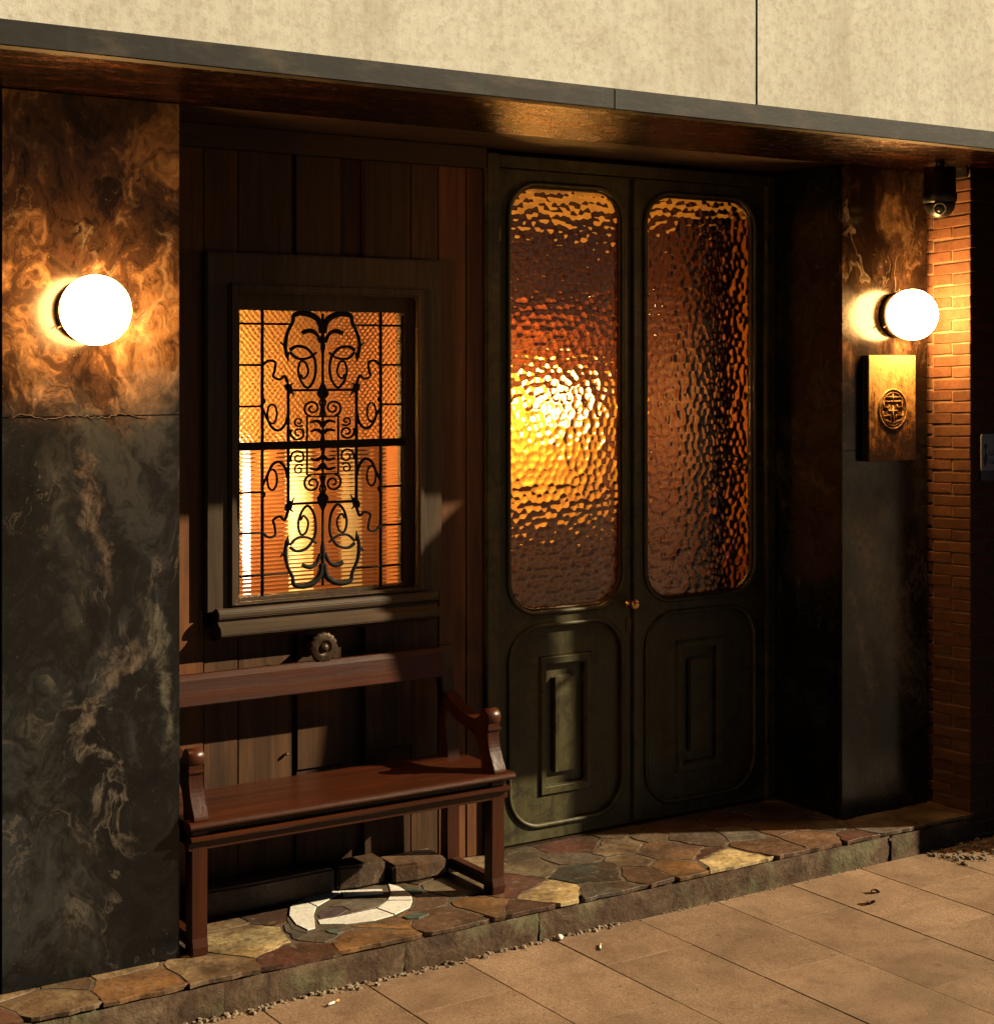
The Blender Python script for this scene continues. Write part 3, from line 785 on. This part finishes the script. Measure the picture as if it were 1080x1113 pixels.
stroke('wing_spur', [(124, 350), (146, 366)], [.006, .0015], smooth=False)
stroke('wing_spur', [(122, 330), (118, 296)], [.0075, .0015], smooth=False)
stroke('brow', [(70, 400), (44, 408), (22, 396), (8, 366)], [.0065, .0075, .005, .006])
for sz in (1, -1):
    k = 1 if sz > 0 else 1.06
    gbuild('body_knot', MB().tube([gp(0, sz * q * k) for q in (300, 325, 350, 375, 400, 430, 455)], [.002, .006, .011, .010, .007, .008, .005], 8))
gbuild('centre_boss', MB().tube([gp(0, q) for q in (-50, -25, 0, 25, 50)], [.003, .009, .014, .009, .003], 8))

# ------------------------------------------------------------------ double door
DX = [3.757, 4.468, 4.474, 5.222]
dd = thing('double_door', 'tall olive green double door with rounded hammered glass panes', 'door', (4.48, YW, 0))
m = MB(); m.box(3.692, 3.752, YW - .028, YW + .06, 0, 2.865); m.build('jamb', MT['door'], dd, .004)
m = MB(); m.box(5.227, 5.276, YW - .020, YW + .06, 0, 2.865); m.build('jamb', MT['door'], dd, .004)
m = MB(); m.box(3.7525, 5.2265, YW - .018, YW + .06, 2.812, 2.862); m.build('head', MT['door'], dd, .004)
m = MB(); m.box(3.7525, 5.2265, YW - .01, YW + .06, 0, .006); m.build('threshold', MT['bronze'], dd)
def hammer_fun(x0, x1, z0, z1, seed):
    r = np.random.default_rng(seed); c = .038; P = []
    for j in range(int((z1 - z0) / (c * .9)) + 3):
        for i in range(int((x1 - x0) / c) + 3):
            P.append((x0 - c + (i + .5 * (j % 2)) * c + r.uniform(-.33, .33) * c, z0 - c + j * c * .9 + r.uniform(-.33, .33) * c))
    P = np.array(P)
    amp = r.uniform(.75, 1.25, len(P))
    def f(x, z):
        out = np.empty(x.shape)
        for i in range(x.shape[0]):
            d = np.hypot(P[:, 0][None] - x[i][:, None], P[:, 1][None] - z[i][:, None])
            k = d.argmin(1); d1 = d[np.arange(len(k)), k]; d2 = np.partition(d, 1, axis=1)[:, 1]
            e = np.clip((d2 - d1) / .006, 0, 1)
            out[i] = .0026 * amp[k] * (1 - (d1 / .0215) ** 2) * (.55 * (e * (2 - e)) + .6)
        return out
    return f
for li, (x0, x1) in enumerate(((DX[0], DX[1]), (DX[2], DX[3]))):
    leaf = bpy.data.objects.new('door_leaf', None); COL.objects.link(leaf)
    leaf.parent = dd; leaf.matrix_parent_inverse = Matrix.Translation(-dd.location)
    def put(name, m, mat, bevel=0, seg=2):
        o = m.build(name, MT[mat], None, bevel, seg); o.parent = leaf; return o
    gx0, gx1, gz0, gz1 = x0 + .062, x1 - .062, .967, 2.747
    px0, px1, pz0, pz1 = x0 + .062, x1 - .062, .075, .905
    m = MB(); m.prism([rect(x0, x1, .012, 2.808), rrect(gx0, gx1, gz0, gz1, .135), rrect(px0, px1, pz0, pz1, .15)], YW, YW + .045, 'y', False)
    put('leaf_frame', m, 'door', .002, 1)
    def loopm(name, x0, x1, z0, z1, r, rad, y, mat='door'):
        put(name, MB().tube([(a, y, b) for a, b in rrect(x0, x1, z0, z1, r, 12)], rad, 8, True), mat)
    loopm('glass_moulding', gx0 - .006, gx1 + .006, gz0 - .006, gz1 + .006, .14, .010, YW - .002)
    loopm('glass_bead', gx0 + .008, gx1 - .008, gz0 + .008, gz1 - .008, .128, .006, YW + .010, 'bronze')
    loopm('panel_moulding', px0 - .002, px1 + .002, pz0 - .002, pz1 + .002, .152, .010, YW - .002)
    cx = (px0 + px1) / 2
    q = [cx - .135, cx + .135, pz0 + .115, pz1 - .13]
    m = MB(); m.prism([rrect(px0 - .004, px1 + .004, pz0 - .004, pz1 + .004, .15), rect(*q)], YW + .014, YW + .040, 'y'); put('lower_panel', m, 'door', .0015, 1)
    m = MB(); m.prism([rect(q[0] + .001, q[1] - .001, q[2] + .001, q[3] - .001), rect(q[0] + .035, q[1] - .035, q[2] + .04, q[3] - .04)], YW + .004, YW + .041, 'y'); put('inner_frame', m, 'door', .007, 3)
    m = MB(); m.box(q[0] + .034, q[1] - .034, YW + .030, YW + .0405, q[2] + .039, q[3] - .039); put('inner_panel', m, 'door')
    m = MB(); m.box(q[0] + .075, q[1] - .075, YW + .012, YW + .0295, q[2] + .085, q[3] - .085); put('raised_field', m, 'door', .008, 2)
    nx, nz = int((gx1 - gx0 + .02) / .0055), int((gz1 - gz0 + .02) / .0055)
    me = relief_pane('glass_pane', gx0 - .01, gx1 + .01, gz0 - .01, gz1 + .01, YW + .024, nx, nz, hammer_fun(gx0, gx1, gz0, gz1, 5 + li), MT['hammered'])
    o = link(me, 'glass_pane', None); o.parent = leaf
    hx = x0 - .002 if li == 0 else x1 + .002
    for hz in (.3, 1.45, 2.55):
        put('hinge', MB().tube([(hx, YW - .014, hz - .05), (hx, YW - .014, hz - .045), (hx, YW - .014, hz + .045), (hx, YW - .014, hz + .05)], [.006, .010, .010, .006], 8), 'bronze')
    if li == 0:
        kx = x1 - .03
        put('knob', MB().lathe((kx, YW, .965), [(.02, .0), (.02, -.005), (.009, -.01), (.009, -.028), (.018, -.036), (.024, -.047), (.021, -.058), (.008, -.064)], 'y', 18), 'brass')
        m = MB(); m.prism([rrect(kx - .014, kx + .014, .835, .905, .0135, 5)], YW - .004, YW - .0005, 'y'); put('keyhole_plate', m, 'bronze', .001, 1)
        m = MB(); m.box(x1 - .012, x1 + .024, YW - .014, YW - .0025, .02, 2.80); put('cover_strip', m, 'door', .004)

# ------------------------------------------------------------------ inside, seen through the glass
room = thing('interior_wall', None, None, (4.4, 6.6, 0), kind='structure')
def rb(name, mat, *b, bev=0): return MB().box(*b).build(name, MT[mat], room, bev)
rb('alcove_back_wall', 'gold', 2.1, 3.66, 6.42, 6.50, 0, 2.9)
rb('alcove_wainscot', 'rose', 2.18, 3.62, 6.395, 6.419, .68, 1.66)
for k in range(9):
    rb('batten', 'rose', 2.55 + k * .125, 2.585 + k * .125, 6.385, 6.419, 1.665, 2.619)
rb('alcove_side_wall', 'yellow', 2.1, 2.18, 5.80, 6.42, 0, 2.9)
rb('partition', 'rose', 3.62, 3.69, 5.80, 7.45, 0, 2.9)
rb('alcove_ceiling', 'yellow', 2.1, 3.62, 5.80, 6.42, 2.62, 2.7)
rb('alcove_floor', 'wainscot', 2.1, 3.62, 5.80, 6.42, .6, .68)
rb('back_wall', 'umber', 3.69, 5.95, 7.40, 7.48, 0, 2.9)
rb('glow_tone_panel', 'plaster', 3.9, 5.60, 7.37, 7.399, 1.22, 1.90)  # yellow panel below the lamp; its colour stands in for glow on the wall
rb('picture_rail', 'wainscot', 3.69, 5.60, 7.35, 7.399, 2.05, 2.25)
rb('side_wall', 'sienna', 5.90, 5.98, 5.80, 7.40, 0, 2.9)
rb('ceiling', 'yellow', 3.69, 5.90, 5.80, 7.40, 2.83, 2.9)
rb('floor', 'wainscot', 3.69, 5.90, 5.80, 7.40, -.1, -.01)
rb('side_wainscot', 'wainscot', 5.86, 5.899, 5.80, 6.80, 0, 1.02)
rb('rail', 'gap', 5.85, 5.899, 5.80, 6.80, 1.46, 1.50)
rb('inner_door', 'umber', 5.66, 5.899, 6.72, 7.349, 0, 2.82)

def globe_mesh(c, r, seg=32, rings=20, cut=-1.0):
    m = MB(); prof = []
    for k in range(rings + 1):
        a = lerp(R(4), R(176), k / rings); prof.append((r * math.sin(a), -r * math.cos(a)))
    m.lathe(c, prof, 'y', seg); return m
il = thing('pendant_lamp', 'bright lamp glowing behind the left hammered glass pane', 'lamp', tuple(at_y(606, 440, 7.08)))
c = il.location
globe_mesh(c, .12).build('globe', m_emit('inner_globe_lit', (1.0, .52, .13), 36.0), il)
MB().tube([(c.x, c.y, c.z + .117), (c.x, c.y, 2.829)], .008, 8).build('rod', MT['iron'], il)
bulb_specs = [((268, 555), 6.02, .015, (1.0, .70, .55), 4.0, 'tall', 'slim white tube light glowing behind the lower left of the grilled window'),
              ((327, 560), 6.16, .050, (1.0, .54, .13), .75, 'tall', 'amber tube lamp glowing behind the lower pane left of the window centre'),
              ((382, 570), 6.20, .042, (1.0, .48, .11), .28, 'tall', 'fainter amber tube lamp glowing behind the lower pane right of centre'),
              ((205, 455), 6.16, .060, (1.0, .68, .24), 350.0, 'ball', 'unseen yellow bulb added beyond the left window jamb to light the alcove')]  # last bulb is added out of view to brighten the alcove wall
for (u, v), Y, r, col, st, kind, lab in bulb_specs:
    p = at_y(u, v, Y)
    t = thing('bulb_lamp', lab, 'lamp', tuple(p))
    em = m_emit('bulb_lit', col, st)
    if kind == 'tall': MB().tube([(p.x, p.y, p.z - .27), (p.x, p.y, p.z - .26), (p.x, p.y, p.z + .21), (p.x, p.y, p.z + .22)], [r * .6, r, r, r * .6], 12).build('tube', em, t); top = .22
    else: globe_mesh(p, r, 20, 12).build('bulb', em, t); top = r
    MB().tube([(p.x, p.y, p.z + top - .003), (p.x, p.y, 2.619)], .004, 6).build('cord', MT['iron'], t)

# ------------------------------------------------------------------ wall lamps
def wall_lamp(p, label):
    t = thing('globe_lamp', label, 'lamp', (p.x, YP, p.z), 'globe lamps on the marble pillars')
    r = .113; c = Vector((p.x, p.y, p.z))
    m = MB(); prof = []
    for k in range(23):
        a = lerp(R(4), R(130), k / 22); prof.append((r * math.sin(a), -r * math.cos(a)))
    m.lathe(c, prof, 'y', 40); m.build('globe', MT['globe'], t)
    yb = r * math.cos(R(50)); rr = r * math.sin(R(50))
    m = MB(); m.lathe(c, [(rr - .004, yb - .004), (rr + .012, yb - .002), (rr + .014, yb + .012), (rr - .01, yb + .016)], 'y', 32); m.build('holder_ring', MT['bronze'], t)
    m = MB(); m.lathe(c, [(rr * .5, yb + .0165), (rr * .5, YP - c.y - .012)], 'y', 20); m.build('neck', MT['bronze'], t)
    m = MB(); m.lathe(c, [(rr * .9, YP - c.y - .014), (rr + .004, YP - c.y - .009), (rr + .006, YP - c.y - .0005)], 'y', 32); m.build('wall_plate', MT['bronze'], t)
    for a in (90, 210, 330):
        m = MB(); q = c + Vector((math.cos(R(a)) * (rr + .012), yb + .004, math.sin(R(a)) * (rr + .012)))
        d = Vector((math.cos(R(a)), 0, math.sin(R(a))))
        m.tube([q, q + d * .016, q + d * .018], [.003, .003, .006], 6); m.build('thumb_screw', MT['bronze'], t)
    return t
wall_lamp(at_y(104, 337, YP - .106), 'glowing white globe lamp on the wide left marble pillar')
wall_lamp(at_y(991, 342, YP - .106), 'glowing white globe lamp above the gilded plaque on the right pillar')

# ------------------------------------------------------------------ plaque
px0, px1 = at_y(944, 450, 5.238).x, at_y(995, 450, 5.238).x
pz1, pz0 = at_y(970, 386, 5.238).z, at_y(970, 501, 5.238).z
pq = thing('gilded_plaque', 'weathered gilded plaque with round seal emblem below the right lamp', 'plaque', ((px0 + px1) / 2, 5.25, pz0))
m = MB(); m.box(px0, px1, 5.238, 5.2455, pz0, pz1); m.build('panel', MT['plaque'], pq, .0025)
m = MB(); m.box(px0 + .001, px1 - .001, 5.246, YP - .0005, pz0 + .001, pz1 - .001); m.build('shade_back_box', MT['iron'], pq)  # black colour on the sides stands in for shade at the plaque edge
ec = ((px0 + px1) / 2 - .0, lerp(pz0, pz1, .49)); er = .086; ye = 5.236
em = bpy.data.objects.new('emblem', None); COL.objects.link(em); em.parent = pq; em.matrix_parent_inverse = Matrix.Translation(-pq.location)
def estroke(pts, r, closed=False):
    m = MB().tube([(ec[0] + a * er, ye, ec[1] + b * er) for a, b in pts], r, 6, closed)
    o = m.build('stroke', MT['plaque'], None); o.parent = em
estroke(ell(0, 0, 1, 1.02, 36), .0048, True); estroke(ell(0, 0, .84, .86, 32), .003, True)
for pts in ([(-.5, .62), (.5, .62)], [(0, .8), (0, .3)], [(-.68, .4), (.68, .4)], [(-.68, .4), (-.68, .1), (-.3, .1), (-.3, .25)], [(.68, .4), (.68, .1), (.3, .1), (.3, .25)],
            [(-.35, -.08), (.35, -.08)], [(0, .2), (0, -.75)], [(-.72, -.1), (-.72, -.35), (-.25, -.3), (-.2, -.6)], [(.72, -.1), (.72, -.35), (.25, -.3), (.2, -.6)],
            [(-.55, -.55), (-.1, -.72)], [(.55, -.55), (.1, -.72)], [(-.5, -.18), (-.5, -.3)], [(.5, -.18), (.5, -.3)]):
    estroke(pts, .0042)

# ------------------------------------------------------------------ security camera
p = at_y(1021, 222, 5.02)
sc_ = thing('security_camera', 'black dome security camera under the canopy beside the brick corner', 'camera', tuple(p))
m = MB(); m.lathe(p, [(.030, .165), (.068, .160), (.070, .05), (.074, .045), (.074, .02), (.068, .005)], 'z', 28); m.build('housing', MT['black'], sc_)
m = MB(); prof = [(.066 * math.cos(a), -.066 * math.sin(a) + .004) for a in np.linspace(0, R(84), 10)]
m.lathe(p, prof, 'z', 28); m.build('dome', MT['black'], sc_)
d = (Vector((0, 0, EYE)) - p); d.z = 0; d.normalize(); d = (d + Vector((0, 0, -.45))).normalized()
lc = p + d * .052 + Vector((0, 0, .002))
ln = MB(); M4 = d.to_track_quat('Y', 'Z').to_matrix()
tmp = MB().lathe((0, 0, 0), [(.030, 0), (.030, .010), (.024, .016), (.022, .010)], 'y', 20)
ln.add([lc + M4 @ Vector(v) for v in tmp.v], tmp.f, True); ln.build('lens_ring', MT['lens'], sc_)
tmp = MB().lathe((0, 0, 0), [(.021, .004), (.018, .013), (.006, .017)], 'y', 16)
ln = MB(); ln.add([lc + M4 @ Vector(v) for v in tmp.v], tmp.f, True); ln.build('lens', MT['black'], sc_)
m = MB(); m.tube([(p.x, p.y, p.z + .16), (p.x, p.y, p.z + .18), (p.x + .03, p.y + .01, p.z + .192), (XB + .0, p.y + .09, p.z + .192)], .02, 10); m.build('arm', MT['black'], sc_)
m = MB(); m.box(XB - .012, XB + .002, p.y + .05, p.y + .13, p.z + .14, p.z + .245); m.build('mount_plate', MT['black'], sc_, .003)

# ------------------------------------------------------------------ bench
BX0, BX1 = 2.205, 3.505
bn = thing('wooden_bench', 'dark red mahogany bench with scrolled arms under the grilled window', 'bench', ((BX0 + BX1) / 2, 5.45, 0))
ZT = .458; YF = 5.222
prof = [(5.64, ZT), (YF + .012, ZT), (YF + .003, ZT - .005), (YF, ZT - .013), (YF + .003, ZT - .021), (YF + .012, ZT - .026), (YF + .022, ZT - .030), (5.64, ZT - .030)]
m = MB(); m.prism([prof], BX0, BX1 + .012, 'x', False); m.build('seat', MT['bench_x'], bn, .0015)
prof = [(YF + .050, ZT - .0305), (YF + .050, ZT - .050), (YF + .024, ZT - .052), (YF + .012, ZT - .057), (YF + .012, ZT - .064), (YF + .020, ZT - .070), (YF + .035, ZT - .074), (YF + .035, ZT - .10), (YF + .070, ZT - .10), (YF + .070, ZT - .0305)]
m = MB(); m.prism([prof], BX0 + .008, BX1 - .002, 'x'); m.build('front_rail', MT['bench_x'], bn, .0012)
m = MB(); m.box(BX0 + .03, BX1 - .03, 5.60, 5.625, ZT - .10, ZT - .0305); m.build('back_rail', MT['bench_x'], bn, .002)
def leg(xc, front):
    w = .030
    if front: pr = [(5.252, 0), (5.250, .03), (5.258, .06), (5.256, ZT - .075), (5.256, ZT - .031), (5.312, ZT - .031), (5.308, .10), (5.314, .03), (5.314, 0)]
    else: pr = [(5.575, 0), (5.578, .2), (5.572, .45), (5.60, .62), (5.625, .80), (5.632, .885), (5.668, .885), (5.664, .80), (5.645, .60), (5.625, .42), (5.628, .2), (5.632, 0)]
    m = MB(); m.prism([pr], xc - w, xc + w, 'x'); return m.build('leg', MT['bench_z'], bn, .004)
for xc in (BX0 + .047, BX1 - .047):
    leg(xc, True); leg(xc, False)
    m = MB(); m.box(xc - .02, xc + .02, 5.3145, 5.5745, .018, .062); m.build('stretcher', MT['bench_z'], bn, .004)
    m = MB(); m.box(xc - .017, xc + .017, 5.3125, 5.571, ZT - .10, ZT - .0305); m.build('side_rail', MT['bench_z'], bn, .002)
    arm = [(5.240, ZT + .001), (5.243, ZT + .015), (5.262, ZT + .05), (5.280, ZT + .09), (5.288, ZT + .13), (5.286, ZT + .165)]
    arm += [(5.310 + .030 * math.cos(a), ZT + .202 + .031 * math.sin(a)) for a in np.linspace(R(215), R(10), 14)]
    arm += [(5.38, ZT + .185), (5.45, ZT + .19), (5.53, ZT + .215), (5.596, ZT + .25), (5.592, ZT + .19), (5.52, ZT + .155), (5.45, ZT + .14), (5.39, ZT + .125), (5.355, ZT + .09), (5.338, ZT + .05), (5.335, ZT + .001)]
    m = MB(); m.prism([catmull(arm[:6], 3) + arm[6:]], xc - .026, xc + .026, 'x'); a_ = m.build('arm', MT['bench_z'], bn, .0035)
    m = MB(); m.lathe((xc - .029, 5.310, ZT + .202), [(.029, 0), (.033, .003), (.033, .055), (.029, .058)], 'x', 24)
    o = m.build('scroll', MT['bench_z'], None); o.parent = a_
    m = MB(); m.box(xc - .030, xc + .030, 5.279, 5.296, ZT + .155, ZT + .166)
    o = m.build('collar', MT['bench_z'], None, .002); o.parent = a_
prof = [(5.580, .775), (5.600, .865), (5.612, .882), (5.632, .884), (5.628, .86), (5.606, .772)]
m = MB(); m.prism([prof], BX0 + .01, BX1 - .08, 'x'); m.build('back_top_rail', MT['bench_x'], bn, .003)

# ------------------------------------------------------------------ rosette knob on the wall above the bench back
c = at_y(352, 704, 5.615)
rk = thing('rosette_knob', 'dark bronze rosette knob on the planks just above the bench back', 'knob', (c.x, YW, c.z))
MB().lathe((c.x, YW - .012, c.z), [(.034, .02), (.034, -.004), (.02, -.010), (.016, -.05), (.020, -.085)], 'y', 20).build('stem', MT['bronze'], rk)
MB().lathe((c.x, c.y, c.z), [(.032, .026), (.054, .014), (.058, .002), (.050, -.007), (.040, -.003), (.033, -.009), (.024, -.002), (.02, .001)], 'y', 48,
           lambda th, i: 1 + (.045 * math.cos(16 * th) if i in (1, 2, 3) else 0)).build('rosette', MT['bronze'], rk)
MB().lathe((c.x, c.y, c.z), [(.018, .004), (.017, -.008), (.010, -.015), (.003, -.017)], 'y', 18).build('boss', MT['bronze'], rk)

# ------------------------------------------------------------------ rough stone blocks at the foot of the wall under the bench
blocks = [(2.35, 2.95, 'long rough stone block in the dark under the left of the bench', .10, .13), (2.96, 3.17, 'squared stone block at the wall foot under the bench', .095, .13), (3.18, 3.42, 'low stone block by the right rear leg of the bench', .075, .17)]
for a, b, lab, hh, dp in blocks:
    m = MB(); n = 5; vs = []
    pts = [(a, YW - dp + .012), (lerp(a, b, .4), YW - dp - .006), (b - .006, YW - dp + .004), (b, YW - .016), (a + .004, YW - .016)]
    m.prism([pts], .002, hh, 'z'); tag(m.build('stone_block', SM['brown'], None, .010, 2), lab, 'stone')

# ------------------------------------------------------------------ grit along the foot of the step
def pebbles(name, spots, label):
    m = MB()
    for (x, y, r) in spots:
        n1 = 6; vs = []; fs = []
        ph_ = random.uniform(0, 6)
        for k in range(n1): vs.append((x + r * random.uniform(.7, 1.3) * math.cos(ph_ + k * 2 * math.pi / n1), y + r * .8 * random.uniform(.7, 1.2) * math.sin(ph_ + k * 2 * math.pi / n1), PAVE + random.uniform(-.001, .003)))
        for k in range(n1): vs.append((x + .6 * r * math.cos(ph_ + k * 2 * math.pi / n1), y + .55 * r * math.sin(ph_ + k * 2 * math.pi / n1), PAVE + r * random.uniform(.6, 1.0)))
        for k in range(n1): fs.append((k, (k + 1) % n1, n1 + (k + 1) % n1, n1 + k))
        fs.append(tuple(range(n1, 2 * n1))); m.add(vs, fs)
    o = m.build(name, MT['pebble']); tag(o, label, 'gravel', kind='stuff')
sp = []
for _ in range(330):
    x = random.uniform(1.55, 3.85); sp.append((x, YS - .012 - abs(random.gauss(0, .018)) * (1 if x < 3.3 else .5), random.choice([.003, .005, .007, .009, .012])))
for _ in range(80): sp.append((random.uniform(3.8, 5.3), YS - .010 - abs(random.gauss(0, .012)), random.choice([.002, .004, .005])))
for _ in range(120): sp.append((random.uniform(1.6, 5.4), random.uniform(3.6, 5.0), random.choice([.0015, .002, .003])))
pebbles('grit', sp, 'loose grit and small pebbles lying along the foot of the step')
sp = [(random.uniform(5.50, 6.35), random.uniform(4.80, 5.03), random.choice([.006, .009, .012, .016])) for _ in range(260)]
pebbles('gravel', sp, 'coarse gravel at the foot of the brick corner')

def butt(u, v, ang, label, L=.055):
    p = at_z(u, v, PAVE + .006); d = Vector((math.cos(ang), math.sin(ang), 0))
    t = thing('cigarette_butt', label, 'litter', tuple(p), 'cigarette butts on the pavement')
    MB().tube([p - d * L / 2, p + d * L * .1], .0042, 8).build('paper', MT['paper'], t)
    MB().tube([p + d * L * .1, p + d * L / 2], .0043, 8).build('filter', MT['filter'], t)
butt(652, 1029, .9, 'cigarette butt lying farther right near the middle of the pavement edge')
butt(362, 1090, .35, 'cigarette butt lying near the lower left of the pavement')
p = at_z(608, 1019, PAVE + .010)
m = MB(); m.lathe((p.x, p.y, PAVE), [(.004, .0), (.012, .003), (.014, .010), (.009, .018), (.003, .021)], 'z', 9, lambda th, i: 1 + .25 * math.sin(3 * th + i))
tag(m.build('white_pebble', MT['white_marble']), 'small white pebble against the foot of the step', 'pebble')
def leaf(u, v, ang, s, label):
    p = at_z(u, v, PAVE); vs = []; n = 8
    M = Matrix.Rotation(ang, 4, 'Z'); fs = []
    for k in range(n + 1):
        t = k / n; w = .34 * math.sin(math.pi * t) ** .8 * s
        for q in (-1, 0, 1): vs.append(p + M @ Vector(((t - .5) * s, q * w, .004 + .010 * abs(q) + .008 * math.sin(t * 5))))
    for k in range(n):
        for q in (0, 1): fs.append((k * 3 + q, k * 3 + q + 1, k * 3 + q + 4, k * 3 + q + 3))
    m = MB(); m.add(vs, fs, True); tag(m.build('fallen_leaf', MT['leaf']), label, 'leaf', 'dry leaves on the pavement')
leaf(946, 983, .3, .055, 'dry brown leaf on the pavement nearer the camera of the two')
leaf(951, 971, -.2, .045, 'dry brown leaf on the pavement nearer the step of the two')
